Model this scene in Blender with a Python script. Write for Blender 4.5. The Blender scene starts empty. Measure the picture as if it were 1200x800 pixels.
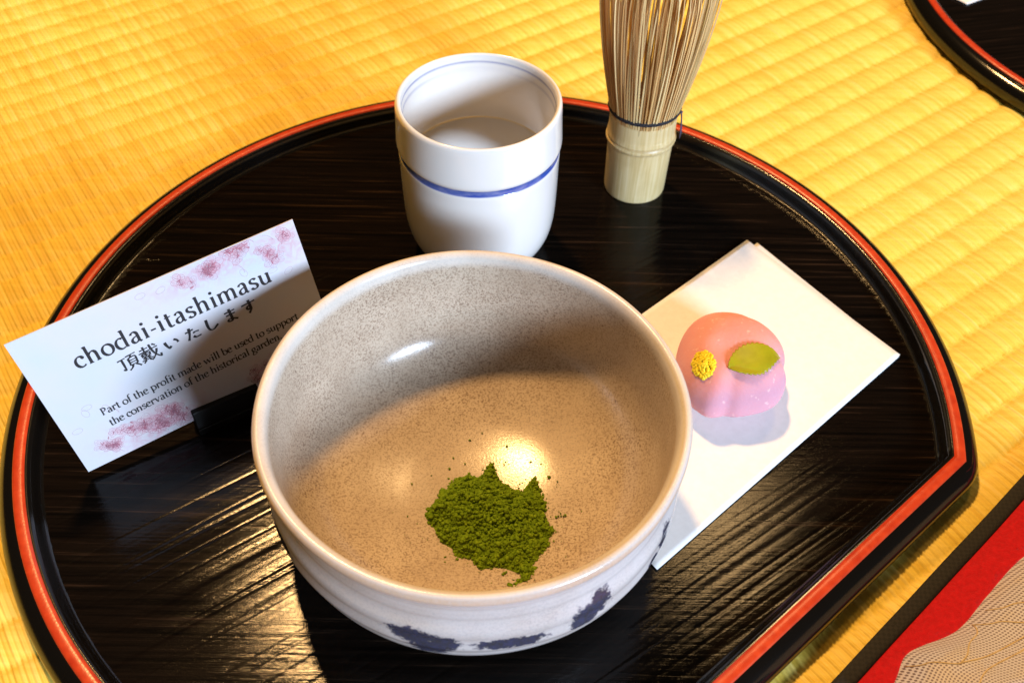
import bpy, bmesh, math, random
import numpy as np
from mathutils import Vector, Matrix, noise

scene = bpy.context.scene
S = 0.01                                    # everything below is laid out in centimetres
R = math.radians
# ------------------------------------------------------------------ camera
CH, CP, CR, CF = 27.391, 0.857, -0.022, 1140.52     # height, pitch, roll, focal (px of 1200)
cam_d = bpy.data.cameras.new('camera'); cam = bpy.data.objects.new('camera', cam_d)
scene.collection.objects.link(cam); scene.camera = cam
_fw = Vector((0, math.cos(CP), -math.sin(CP))); _dn0 = Vector((0, -math.sin(CP), -math.cos(CP))); _r0 = Vector((1, 0, 0))
_rt = _r0*math.cos(CR) + _dn0*math.sin(CR); _dn = -_r0*math.sin(CR) + _dn0*math.cos(CR)
M = Matrix((_rt, -_dn, -_fw)).transposed().to_4x4(); M.translation = Vector((0, 0, CH*S))
cam.matrix_world = M
cam_d.sensor_width = 36; cam_d.lens = CF/1200*36
cam_d.clip_start = .01; cam_d.clip_end = 50
cam_d.dof.use_dof = True; cam_d.dof.focus_distance = .315; cam_d.dof.aperture_fstop = 17
# ------------------------------------------------------------------ world and lamps (an indoor photograph)
w = bpy.data.worlds.new('World'); scene.world = w; w.use_nodes = True
bg = w.node_tree.nodes['Background']; bg.inputs[0].default_value = (1.0, .80, .58, 1); bg.inputs[1].default_value = .035
def area(name, loc, target, size, power, col, shape='DISK', size_y=None):
    l = bpy.data.lights.new(name, 'AREA'); l.shape = shape; l.size = size; l.energy = power; l.color = col
    if size_y: l.size_y = size_y
    o = bpy.data.objects.new(name, l); scene.collection.objects.link(o)
    o.location = Vector(loc)*S
    o.rotation_euler = (Vector(target)*S - o.location).to_track_quat('-Z', 'Y').to_euler()
    return o
area('ceiling_lamp', (-39, 105, 185), (0, 22, 0), .17, 52, (1.0, .58, .22))
area('ceiling_lamp', (50, 130, 185), (0, 22, 0), .24, 6.5, (1.0, .62, .26))
area('window_light', (137, -137, 76), (-2, 22, 3), .62, 94, (.64, .79, 1.0), 'RECTANGLE', .44)
vs = scene.view_settings
vs.view_transform = 'Standard'; vs.look = 'None'; vs.exposure = 0; vs.gamma = 1

# ------------------------------------------------------------------ helpers
rng = random.Random(7); nrng = np.random.default_rng(7)
def ray(px, py):
    u, v = (px-600)/CF, (py-400)/CF
    return _fw + _rt*u + _dn*v
def at(px, py, z):
    d = ray(px, py); t = (z-CH)/d.z
    return Vector((d.x*t, d.y*t, z))
def link(o, parent=None):
    scene.collection.objects.link(o)
    if parent: o.parent = parent
    return o
def tag(o, label=None, cat=None, group=None, kind=None):
    for k, v in (('label', label), ('category', cat), ('group', group), ('kind', kind)):
        if v: o[k] = v
    return o
def empty(name, loc, label, cat, rz=0, group=None):
    o = bpy.data.objects.new(name, None); o.empty_display_size = .01
    o.location = Vector(loc)*S; o.rotation_euler.z = rz
    return tag(link(o), label, cat, group)
def mesh(name, verts, faces, mat=None, parent=None, smooth=True, data_only=False):
    me = bpy.data.meshes.new(name)
    me.from_pydata([(v[0]*S, v[1]*S, v[2]*S) for v in verts], [], faces); me.update()
    if smooth: me.polygons.foreach_set('use_smooth', [True]*len(me.polygons))
    if mat: me.materials.append(mat)
    if data_only: return me
    return link(bpy.data.objects.new(name, me), parent)
def grid_mesh(name, V, mat, parent=None, keep=None, closed_u=False, smooth=True):
    """V: (n, m, 3) numpy array in cm; keep: (n-1, m-1) bool mask"""
    n, m = V.shape[:2]
    idx = np.arange(n*m).reshape(n, m)
    if closed_u: idx = np.vstack([idx, idx[:1]])
    q = np.stack([idx[:-1, :-1], idx[1:, :-1], idx[1:, 1:], idx[:-1, 1:]], -1)
    q = q[keep] if keep is not None else q.reshape(-1, 4)
    P = V.reshape(-1, 3)*S
    used = np.unique(q); mp = np.zeros(n*m, int); mp[used] = np.arange(len(used)); q = mp[q]; P = P[used]
    me = bpy.data.meshes.new(name)
    me.vertices.add(len(P)); me.vertices.foreach_set('co', P.astype(np.float32).ravel())
    me.loops.add(q.size); me.loops.foreach_set('vertex_index', q.astype(np.int32).ravel())
    me.polygons.add(len(q)); me.polygons.foreach_set('loop_start', np.arange(0, q.size, 4, dtype=np.int32))
    me.update(calc_edges=True); me.validate()
    if smooth: me.polygons.foreach_set('use_smooth', np.ones(len(me.polygons), bool))
    if mat: me.materials.append(mat)
    o = link(bpy.data.objects.new(name, me), parent)
    return o, used
def spline(pts, n):
    P = np.array(pts, float); P = np.vstack([2*P[0]-P[1], P, 2*P[-1]-P[-2]])
    out = []
    for i in range(1, len(P)-2):
        a, b, c, d = P[i-1:i+3]
        for t in np.linspace(0, 1, n, endpoint=False):
            out.append(.5*((2*b)+(-a+c)*t+(2*a-5*b+4*c-d)*t*t+(-a+3*b-3*c+d)*t**3))
    out.append(P[-2]); return np.array(out)
def lathe(name, prof, seg, mat, parent=None, wob=None):
    prof = np.array(prof); th = np.linspace(0, 2*math.pi, seg, endpoint=False)
    r = prof[None, :, 0]*np.ones((seg, 1)); z = prof[None, :, 1]*np.ones((seg, 1))
    if wob: r, z = wob(th[:, None], r, z)
    V = np.stack([r*np.cos(th)[:, None], r*np.sin(th)[:, None], z], -1)
    return grid_mesh(name, V, mat, parent, closed_u=True)[0]
def box(name, c, d, mat, parent=None, bev=.03, rz=0):
    bm = bmesh.new(); bmesh.ops.create_cube(bm, size=1)
    bmesh.ops.scale(bm, vec=Vector(d)*S, verts=bm.verts)
    bmesh.ops.bevel(bm, geom=bm.edges[:], offset=bev*S, segments=2, affect='EDGES', profile=.5)
    bmesh.ops.rotate(bm, verts=bm.verts, cent=(0, 0, 0), matrix=Matrix.Rotation(rz, 3, 'Z'))
    bmesh.ops.translate(bm, vec=Vector(c)*S, verts=bm.verts)
    me = bpy.data.meshes.new(name); bm.to_mesh(me); bm.free(); me.materials.append(mat)
    return link(bpy.data.objects.new(name, me), parent)
def tube(pts, rad, seg=6):
    """verts, faces of a tube; rad scalar or list"""
    V, F = [], []; n = len(pts); pts = [Vector(p) for p in pts]
    for i, p in enumerate(pts):
        t = (pts[min(i+1, n-1)]-pts[max(i-1, 0)]).normalized()
        a = t.cross(Vector((.13, .21, .97))); a = a.normalized() if a.length > 1e-6 else Vector((1, 0, 0)); b = t.cross(a)
        r = rad[i] if hasattr(rad, '__len__') else rad
        for k in range(seg):
            an = 2*math.pi*k/seg; V.append(p+a*math.cos(an)*r+b*math.sin(an)*r)
    for i in range(n-1):
        for k in range(seg):
            F.append((i*seg+k, i*seg+(k+1) % seg, (i+1)*seg+(k+1) % seg, (i+1)*seg+k))
    F.append(tuple(range(seg))[::-1]); F.append(tuple(range((n-1)*seg, n*seg)))
    return V, F
def merge(parts):
    V, F = [], []
    for v, f in parts:
        k = len(V); V += list(v); F += [tuple(i+k for i in q) for q in f]
    return V, F

# ------------------------------------------------------------------ materials
class NT:
    def __init__(s, name):
        s.m = bpy.data.materials.new(name); s.m.use_nodes = True; s.t = s.m.node_tree; s.n = s.t.nodes
        s.b = s.n['Principled BSDF']; s.out = s.n['Material Output']
    def new(s, typ, **kw):
        n = s.n.new(typ)
        for k, v in kw.items():
            if k.startswith('i_'):
                key = k[2:]; key = int(key) if key.isdigit() else key.replace('_', ' ')
                n.inputs[key].default_value = v
            else: setattr(n, k, v)
        return n
    def l(s, a, b): s.t.links.new(a, b)
    def set(s, **kw):
        for k, v in kw.items(): s.b.inputs[k.replace('_', ' ')].default_value = v
        return s
    def coord(s, scale=(1, 1, 1), rot=(0, 0, 0), out='Object'):
        c = s.new('ShaderNodeTexCoord'); mp = s.new('ShaderNodeMapping')
        mp.inputs['Scale'].default_value = scale; mp.inputs['Rotation'].default_value = rot
        s.l(c.outputs[out], mp.inputs['Vector']); return mp.outputs[0]
    def noise(s, vec, scale, detail=4, rough=.55, dist=0):
        n = s.new('ShaderNodeTexNoise', i_Scale=scale, i_Detail=detail, i_Roughness=rough, i_Distortion=dist)
        if vec: s.l(vec, n.inputs['Vector'])
        return n.outputs['Fac']
    def ramp(s, fac, stops, interp='LINEAR'):
        r = s.new('ShaderNodeValToRGB'); r.color_ramp.interpolation = interp
        e = r.color_ramp.elements
        while len(e) < len(stops): e.new(.5)
        for el, (p, c) in zip(e, stops):
            el.position = p; el.color = (*c, 1) if len(c) == 3 else c
        s.l(fac, r.inputs[0]); return r.outputs[0]
    def math(s, op, a, b=None, clamp=False):
        n = s.new('ShaderNodeMath', operation=op); n.use_clamp = clamp
        for i, x in enumerate((a, b)):
            if x is None: continue
            if isinstance(x, (int, float)): n.inputs[i].default_value = x
            else: s.l(x, n.inputs[i])
        return n.outputs[0]
    def mix(s, fac, a, b, blend='MIX'):
        n = s.new('ShaderNodeMix', data_type='RGBA', blend_type=blend)
        for i, x in ((0, fac), (6, a), (7, b)):
            if isinstance(x, (int, float)): n.inputs[i].default_value = x
            elif isinstance(x, tuple): n.inputs[i].default_value = (*x, 1)
            else: s.l(x, n.inputs[i])
        return n.outputs[2]
    def bump(s, h, strength=.3, dist=.001, normal=None):
        b = s.new('ShaderNodeBump', i_Strength=strength, i_Distance=dist); s.l(h, b.inputs['Height'])
        if normal: s.l(normal, b.inputs['Normal'])
        return b.outputs[0]
    def base(s, x): s.l(x, s.b.inputs['Base Color']); return s
    def attr(s, name): return s.new('ShaderNodeAttribute', attribute_name=name).outputs['Fac']

def plain(name, col, rough=.5, **kw):
    n = NT(name); n.set(Base_Color=(*col, 1), Roughness=rough, **kw); return n.m

# tatami rush
def rush_material(flat):
    n = NT('rush_flat' if flat else 'rush')
    a = R(35.5)
    v1 = n.coord((9, 400, 1), (0, 0, -a+math.pi/2))           # streaks along each straw
    big = n.noise(n.coord((14, 14, 14)), 1, 3)
    fib = n.noise(v1, 1, 3)
    f = n.math('ADD', n.math('MULTIPLY', fib, .55), n.math('MULTIPLY', big, .45))
    col = n.ramp(f, [(.30, (.72, .49, .055)), (.5, (.79, .58, .09)), (.70, (.85, .66, .15))])
    if not flat:
        va = n.attr('straw')
        col = n.mix(n.ramp(va, [(.05, (.42, .42, .42)), (.45, (0, 0, 0))]), col, (.58, .35, .03))
        col = n.mix(n.ramp(va, [(.45, (0, 0, 0)), (.95, (.45, .45, .45))]), col, (.88, .70, .24))
    n.base(col).set(Roughness=.5, Specular_IOR_Level=.35)
    n.l(n.bump(fib, .35, .0006), n.b.inputs['Normal'])
    return n.m
M_rush, M_rushf = rush_material(False), rush_material(True)

# black lacquer: wood grain and fine wear
def lacquer(grain):
    n = NT('lacquer_grain' if grain else 'lacquer')
    a = R(35)
    sp = n.noise(n.coord((1, 1, 1)), 2600, 2, .6)
    if grain:
        g1 = n.noise(n.coord((16, 520, 1), (0, 0, -a)), 1, 5, .6)
        patch = n.noise(n.coord((30, 70, 1), (0, 0, -a)), 1, 4, .6)
        col = n.ramp(g1, [(.35, (.0015, .0012, .001)), (.60, (.006, .0038, .0026)), (.78, (.040, .023, .014))])
        n.base(col)
        rr = n.math('ADD', n.math('MULTIPLY', patch, .10), n.math('MULTIPLY', g1, .06))
        n.l(n.math('ADD', rr, .015), n.b.inputs['Roughness'])
        h = n.math('ADD', n.math('MULTIPLY', g1, 1.0), n.math('MULTIPLY', sp, .22))
        # fine scratches
        w1 = n.noise(n.coord((60, 1500, 1), (0, 0, R(-62))), 1, 2, .5)
        sc = n.math('MULTIPLY', n.math('GREATER_THAN', w1, .70), n.math('GREATER_THAN', patch, .52))
        h = n.math('ADD', h, n.math('MULTIPLY', sc, .5))
        n.l(n.bump(h, .19, .0004), n.b.inputs['Normal'])
        n.set(Specular_IOR_Level=.16)
    else:
        n.set(Base_Color=(.004, .0035, .003, 1), Roughness=.13, Specular_IOR_Level=.55)
        n.l(n.bump(sp, .06, .0003), n.b.inputs['Normal'])
    return n.m
M_lacg, M_lac = lacquer(True), lacquer(False)
n = NT('red_lacquer'); nz = n.noise(n.coord(), 260, 4)
n.base(n.ramp(nz, [(.3, (.42, .032, .009)), (.7, (.56, .058, .015))])).set(Roughness=.26, Specular_IOR_Level=.4)
n.l(n.bump(n.noise(n.coord(), 900, 3), .12, .0004), n.b.inputs['Normal']); M_red = n.m

# stoneware of the bowl
n = NT('speckled_stoneware')
s1 = n.noise(n.coord(), 1500, 3, .75); s2 = n.noise(n.coord(), 850, 4, .7); s3 = n.noise(n.coord(), 60, 4)
body = n.ramp(s3, [(.3, (.45, .36, .27)), (.7, (.56, .465, .36))])
vary = n.ramp(n.noise(n.coord(), 45, 4), [(.3, (.45, .45, .45)), (.65, (1, 1, 1))])
body = n.mix(n.math('MULTIPLY', n.ramp(s1, [(.47, (0, 0, 0)), (.64, (.95, .95, .95))]), vary), body, (.17, .11, .072))
body = n.mix(n.ramp(s2, [(.635, (0, 0, 0)), (.70, (.95, .95, .95))]), body, (.15, .095, .06))
milk = n.attr('milk')
mk = n.math('MULTIPLY', milk, n.ramp(s3, [(.2, (.55, .55, .55)), (.6, (1, 1, 1))]))
body = n.mix(mk, body, n.mix(n.attr('outside'), (.68, .64, .585), (.57, .55, .54)))
ochre_glow = n.attr('ochre_glow')
body = n.mix(n.math('MULTIPLY', ochre_glow, n.ramp(s2, [(.3, (.6, .6, .6)), (.6, (1, 1, 1))])), body, (.56, .30, .085))
mk2 = n.attr('mark'); nn = n.noise(n.coord(), 520, 6, .75)
mm = n.ramp(n.math('ADD', mk2, n.math('MULTIPLY', n.math('SUBTRACT', nn, .5), 1.7)), [(.34, (0, 0, 0)), (.56, (1, 1, 1))])
ink = n.mix(n.ramp(nn, [(.35, (0, 0, 0)), (.65, (1, 1, 1))]), (.008, .008, .013), (.018, .022, .075))
body = n.mix(n.math('MULTIPLY', mm, .93), body, ink)
n.base(body).set(Roughness=.22, Specular_IOR_Level=.45)
n.l(n.ramp(s1, [(.3, (.10, .10, .10)), (.75, (.30, .30, .30))]), n.b.inputs['Roughness'])
n.l(n.bump(n.math('ADD', s1, s2), .09, .0003), n.b.inputs['Normal']); M_stone = n.m

# porcelain with blue bands (by height and side of the wall)
n = NT('white_porcelain')
bl = n.attr('blue'); nb = n.noise(n.coord((1, 1, 3)), 160, 4)
bb = n.math('MULTIPLY', bl, n.ramp(nb, [(.2, (.72, .72, .72)), (.6, (1, 1, 1))]))
n.base(n.mix(bb, (.74, .72, .69), (.026, .07, .34))).set(Roughness=.13, Specular_IOR_Level=.5, Coat_Weight=.3, Coat_Roughness=.06); M_porc = n.m

n = NT('hot_water')
tr = n.new('ShaderNodeBsdfTransparent'); tr.inputs[0].default_value = (.90, .84, .66, 1)
gl = n.new('ShaderNodeBsdfGlossy', i_Roughness=.02); fr = n.new('ShaderNodeFresnel', i_IOR=1.33); mx = n.new('ShaderNodeMixShader')
n.l(fr.outputs[0], mx.inputs[0]); n.l(tr.outputs[0], mx.inputs[1]); n.l(gl.outputs[0], mx.inputs[2]); n.l(mx.outputs[0], n.out.inputs[0]); M_water = n.m

n = NT('matcha')
g = n.noise(n.coord(), 700, 4, .65)
n.base(n.ramp(g, [(.3, (.085, .15, .006)), (.55, (.16, .255, .009)), (.75, (.26, .37, .02))])).set(Roughness=.95, Specular_IOR_Level=.1)
n.l(n.bump(n.noise(n.coord(), 2600, 3), .8, .0005), n.b.inputs['Normal']); M_matcha = n.m

# bamboo
n = NT('bamboo'); fb = n.noise(n.coord((900, 900, 25)), 1, 3); st = n.noise(n.coord(), 90, 4)
bcol = n.ramp(fb, [(.25, (.50, .36, .14)), (.5, (.62, .49, .25)), (.75, (.70, .59, .35))])
bcol = n.mix(n.ramp(st, [(.5, (0, 0, 0)), (.8, (.35, .35, .35))]), bcol, (.42, .30, .12))
bcol = n.mix(n.attr('slit'), bcol, (.12, .075, .035))
bcol = n.mix(n.math('MULTIPLY', n.attr('node'), .5), bcol, (.36, .24, .10))
n.base(bcol).set(Roughness=.36, Specular_IOR_Level=.4)
n.l(n.bump(fb, .12, .0005), n.b.inputs['Normal']); M_bamboo = n.m
n = NT('bamboo_tine'); oi = n.new('ShaderNodeObjectInfo'); fb = n.noise(n.coord((1500, 1500, 60)), 1, 2)
c1 = n.ramp(oi.outputs['Random'], [(0, (.36, .18, .055)), (.3, (.62, .37, .135)), (.6, (.74, .49, .20)), (.85, (.82, .63, .31)), (1, (.50, .38, .12))])
n.base(n.mix(n.math('MULTIPLY', fb, .35), c1, (.30, .19, .08))).set(Roughness=.42); M_tine = n.m
M_thread = plain('black_thread', (.012, .010, .014), .75)

# card, paper, prints
n = NT('card_stock'); nb = n.noise(n.coord((30, 30, 30)), 1, 3)
stock = n.ramp(nb, [(.40, (.62, .60, .625)), (.68, (.54, .60, .67))])
pos = n.new('ShaderNodeSeparateXYZ'); n.l(n.coord((100, 100, 100)), pos.inputs[0])          # print position in cm
def wash(u, v, su, sv):
    du = n.math('DIVIDE', n.math('SUBTRACT', pos.outputs[0], u), su); dv = n.math('DIVIDE', n.math('SUBTRACT', pos.outputs[1], v), sv)
    return n.math('POWER', 2.718, n.math('MULTIPLY', n.math('ADD', n.math('MULTIPLY', du, du), n.math('MULTIPLY', dv, dv)), -1.0))
wsum = n.math('ADD', n.math('ADD', wash(2.6, .5, 1.5, .75), wash(6.1, 5.2, 1.6, .45)), n.math('ADD', wash(8.5, 5.0, .7, .8), wash(6.9, .5, .9, .6)))
bl1 = n.noise(n.coord((1, 1, 1)), 330, 4, .6, 1.2)
amt = n.math('MULTIPLY', wsum, n.ramp(bl1, [(.40, (.10, .10, .10)), (.62, (.8, .8, .8))]), True)
n.base(n.mix(amt, stock, (.58, .33, .40))).set(Roughness=.42, Specular_IOR_Level=.3); M_card = n.m
M_ink = plain('print_ink', (.012, .011, .014), .5)
def print_mat(name, col, alpha):
    n = NT(name); n.set(Base_Color=(*col, 1), Roughness=.45, Specular_IOR_Level=.2, Alpha=alpha); return n.m
M_pinks = [print_mat('print_pink_pale', (.84, .46, .53), .16), print_mat('print_pink_mid', (.72, .26, .35), .34), print_mat('print_pink_deep', (.55, .12, .18), .5), print_mat('print_mauve_line', (.60, .28, .38), .22)]
n = NT('mulberry_paper'); nf = n.noise(n.coord((1, 1, 1)), 420, 5)
n.base(n.ramp(nf, [(.3, (.80, .78, .76)), (.7, (.85, .835, .82))])).set(Roughness=.8, Specular_IOR_Level=.15)
n.l(n.bump(nf, .10, .0004), n.b.inputs['Normal']); M_paper = n.m
n = NT('holder_black'); n.set(Base_Color=(.010, .009, .008, 1), Roughness=.38, Specular_IOR_Level=.35); M_hold = n.m

# sweet
n = NT('sweet_bean_paste'); sp = n.noise(n.coord(), 420, 2); sx = n.noise(n.coord(), 45, 3)
pc = n.ramp(sx, [(.3, (.66, .27, .245)), (.7, (.72, .36, .34))])
pc = n.mix(n.math('MULTIPLY', n.attr('lilac_shade'), .8), pc, (.60, .31, .40))
pc = n.mix(n.ramp(sp, [(.64, (0, 0, 0)), (.74, (.5, .5, .5))]), pc, (.84, .62, .58))
n.base(pc).set(Roughness=.72, Specular_IOR_Level=.18, Subsurface_Weight=.45, Subsurface_Scale=.004)
n.b.inputs['Subsurface Radius'].default_value = (1, .45, .35)
n.l(n.bump(n.noise(n.coord(), 900, 4), .25, .0006), n.b.inputs['Normal']); M_sweet = n.m
M_yel = plain('yellow_stamen', (.88, .64, .010), .7, Subsurface_Weight=.2, Subsurface_Scale=.002)
n = NT('leaf_jelly'); lf = n.noise(n.coord(), 120, 3)
n.base(n.ramp(lf, [(.3, (.26, .25, .006)), (.7, (.38, .35, .010))])).set(Roughness=.38, Specular_IOR_Level=.4, Subsurface_Weight=.2, Subsurface_Scale=.002); M_leaf = n.m

# carpet and garment
n = NT('red_felt'); f1 = n.noise(n.coord(), 700, 5, .7)
n.base(n.ramp(f1, [(.3, (.40, .004, .009)), (.7, (.58, .009, .016))])).set(Roughness=.95, Specular_IOR_Level=.1, Sheen_Weight=.15)
n.l(n.bump(f1, .5, .0006), n.b.inputs['Normal']); M_felt = n.m
n = NT('black_woven_tape'); a = R(41)
wv = n.new('ShaderNodeTexChecker', i_Scale=1); n.l(n.coord((900, 900, 900), (0, 0, -a)), wv.inputs['Vector'])
wn = n.noise(n.coord(), 1500, 3)
n.base(n.mix(n.math('MULTIPLY', n.math('ADD', wv.outputs['Fac'], wn), .4), (.004, .0035, .003), (.022, .019, .016))).set(Roughness=.85)
n.l(n.bump(wv.outputs['Fac'], .4, .0004), n.b.inputs['Normal']); M_tape = n.m
n = NT('sheer_net'); uv = n.new('ShaderNodeUVMap'); mp = n.new('ShaderNodeMapping'); n.l(uv.outputs[0], mp.inputs[0])
se = n.new('ShaderNodeSeparateXYZ'); n.l(mp.outputs[0], se.inputs[0])
k = 2*math.pi/.135
sx = n.math('SINE', n.math('MULTIPLY', se.outputs[0], k)); sy = n.math('SINE', n.math('MULTIPLY', se.outputs[1], k))
pr = n.math('MULTIPLY', sx, sy)
hole = n.ramp(pr, [(.05, (0, 0, 0)), (.45, (1, 1, 1))])
soft = n.noise(n.coord(), 55, 4); gold = n.ramp(n.noise(n.coord(), 70, 3), [(.5, (0, 0, 0)), (.62, (1, 1, 1))])
th = n.mix(n.math('MULTIPLY', gold, .35), (.58, .57, .64), (.60, .49, .32))
dk = n.mix(soft, (.085, .055, .070), (.22, .17, .20))
n.base(n.mix(hole, th, dk)).set(Roughness=.7, Sheen_Weight=.2)
n.l(n.bump(hole, -.3, .0004), n.b.inputs['Normal']); M_net = n.m
M_gold = plain('gold_thread', (.60, .46, .24), .5)

# ------------------------------------------------------------------ tatami
TZ = -.45                                    # top of the straw
ta = R(35.5); PITCH, STRAW = 1.46, .155
mat_root = mesh('tatami_mat', [(-150, -100, TZ-.26), (150, -100, TZ-.26), (150, 200, TZ-.26), (-150, 200, TZ-.26)], [(0, 1, 2, 3)], M_rushf)
tag(mat_root, kind='structure')
U = np.arange(-40, 62, STRAW/4); Vv = np.arange(-14, 66, PITCH/10)
uu, vv = np.meshgrid(U, Vv, indexing='ij')
X = uu*math.cos(ta)-vv*math.sin(ta); Y = uu*math.sin(ta)+vv*math.cos(ta)
si = np.floor(uu/STRAW).astype(int); ph = (uu/STRAW) % 1
si0 = si-si.min(); jit = nrng.random(si0.max()+2); jit2 = nrng.random(si0.max()+2)
rib = vv/PITCH + .025*(jit2[si0]-.5) + .012*np.sin(uu*.23)
rp = np.abs(np.sin(math.pi*rib))**.5
ridge_id = np.floor(rib).astype(int)
alt = np.where((si0+ridge_id) % 2 == 0, 1., .55)       # neighbours pass over and under
straw = np.sin(math.pi*ph)**.6
rowjit = nrng.random((si0.max()+2, 80))[si0, (ridge_id-ridge_id.min()) % 80]
Z = TZ - .24 + .135*rp + .10*straw*(.45+.55*alt) + .03*(rowjit-.5)*rp
# keep only what lies round the camera's field (with a margin to the sides)
lim = 16.5 + (Y-11)*.42 + 7
cx_, cy_ = .5*(X[1:, 1:]+X[:-1, :-1]), .5*(Y[1:, 1:]+Y[:-1, :-1])
keep = (np.abs(cx_) < 16+(cy_-11)*.38+5) & (cy_ > 6) & (cy_ < 58)
keep &= (np.hypot(cx_+.635, cy_-22.214) > 15.2) | (cx_*math.cos(-.853)+cy_*math.sin(-.853) > -5.0)
keep &= ~((cx_*math.cos(-.853)+cy_*math.sin(-.853)) > 1.4)
ro, used = grid_mesh('rush_weave', np.stack([X, Y, Z], -1), M_rush, mat_root, keep)
for nm, arr in (('straw', np.clip(jit[si0]*.6+rowjit*.5-.1, 0, 1)),):
    at_ = ro.data.attributes.new(nm, 'FLOAT', 'POINT'); at_.data.foreach_set('value', arr.ravel()[used].astype(np.float32))
tag(ro, kind='stuff')

# ------------------------------------------------------------------ half-moon tray
TR_, HR_, CA, CD = 16.06, .645, -.853, -4.069       # rim radius, rim height, chord normal, chord distance
TC = np.array([-.635, 22.214])
nrm = np.array([math.cos(CA), math.sin(CA)]); tan_ = np.array([-nrm[1], nrm[0]])
cd0 = CD - TC@nrm                                    # chord distance from the circle's centre
def outline(s, n_arc=220, n_ch=60, rc=.5):
    r_, d_ = TR_+s, cd0+s
    half = math.acos(max(-1, min(1, d_/r_)))
    a0, a1 = CA+half, CA+2*math.pi-half
    ang = np.linspace(a0, a1, n_arc)
    arc = np.stack([r_*np.cos(ang), r_*np.sin(ang)], 1)
    e0, e1 = arc[-1], arc[0]
    ch = e0+(e1-e0)*np.linspace(0, 1, n_ch+1)[1:-1, None]
    P = np.vstack([arc, ch])
    rr = max(.1, .16+s*.5)
    for c in (arc[0], arc[-1]):                     # small rounding where arc and chord meet
        D = np.linalg.norm(P-c, axis=1); ids = np.where(D < rr)[0]
        order = sorted(ids, key=lambda i: ((i-ids[0]+len(P)//2) % len(P)))
        A = c+(P[order[0]]-c)/max(np.linalg.norm(P[order[0]]-c), 1e-9)*rr
        B = c+(P[order[-1]]-c)/max(np.linalg.norm(P[order[-1]]-c), 1e-9)*rr
        for j, i in enumerate(order):
            t = (j+.5)/len(order); P[i] = (1-t)**2*A+2*t*(1-t)*(c*.75+.25*(A+B)/2)+t*t*B
    return P
def sweep(name, prof, mat, parent):
    L = [np.column_stack([outline(s), np.full(len(outline(s)), z)]) for s, z in prof]
    V = np.stack(L, 1)
    return grid_mesh(name, V, mat, parent, closed_u=True)[0]
def build_tray():
    t = empty('serving_tray', (TC[0], TC[1], TZ), 'black lacquered half-moon tray with red rim line carrying the bowl and cup', 'tray')
    dz = -TZ
    def P(pr): return [(s, z+dz) for s, z in pr]
    black_in = spline([(-.66, -.03), (-.58, 0.0), (-.51, .05), (-.455, .17), (-.41, .36), (-.355, .50), (-.27, .585), (-.185, .60)], 4)
    red = spline([(-.195, .585), (-.18, .615), (-.12, .655), (0, .668), (.12, .655), (.18, .615), (.195, .585)], 4)
    black_out = spline([(.185, .60), (.28, .585), (.42, .535), (.54, .455), (.65, .35), (.735, .22), (.77, .08), (.775, -.04), (.74, -.18), (.66, -.31), (.52, -.42), (.2, -.45), (-.6, -.45)], 4)
    sweep('inner_rim', P(black_in), M_lac, t); sweep('red_rim_line', P(red), M_red, t); sweep('outer_wall', P(black_out), M_lac, t)
    # floor: scanlines along the grain, ends on the outline
    o = outline(-.56); ga = R(35); g = np.array([math.cos(ga), math.sin(ga)]); h = np.array([-g[1], g[0]])
    ou, ov = o@g, o@h
    rows = np.arange(ov.min()+.02, ov.max()-.02, .045); NU = 70
    Vt = np.zeros((len(rows), NU, 3))
    for i, v in enumerate(rows):
        s0, s1 = ov-v, np.roll(ov, -1)-v; cr = np.where(s0*s1 <= 0)[0]
        us = [ou[k]+(np.roll(ou, -1)[k]-ou[k])*(s0[k]/(s0[k]-s1[k]+1e-12)) for k in cr]
        us = np.linspace(min(us), max(us), NU)
        Vt[i, :, 0] = us*g[0]+v*h[0]; Vt[i, :, 1] = us*g[1]+v*h[1]
        Vt[i, :, 2] = [(.0035*noise.noise((u*.045, v*3.1, 1.7))+.003*noise.noise((u*.06+9, v*7.3, 4.1))-.012*max(0, .12-abs(noise.noise((u*.03+3, v*2.6, 8.1))))*8*max(0, .5+noise.noise((u*.08, v*.5, 5.5)))) for u in us]
        ed = min(1, (v-rows[0])/.4, (rows[-1]-v)/.4); Vt[i, :, 2] *= ed
    Vt[:, :, 2] += dz
    grid_mesh('tray_floor', Vt, M_lacg, t)
    bt = outline(-.5); mesh('underside', [(x, y, .02) for x, y in bt], [tuple(range(len(bt)))[::-1]], M_lac, t, smooth=False)
    return t
tray = build_tray()
tray2 = tray.copy(); scene.collection.objects.link(tray2)
for ch in list(tray.children):
    c = ch.copy(); scene.collection.objects.link(c); c.parent = tray2
tray2.location = Vector((37.83, 48.91, TZ))*S; tray2.rotation_euler.z = R(12)
tag(tray2, 'second black lacquered tray on the tatami holding only a white paper', 'tray')

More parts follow.
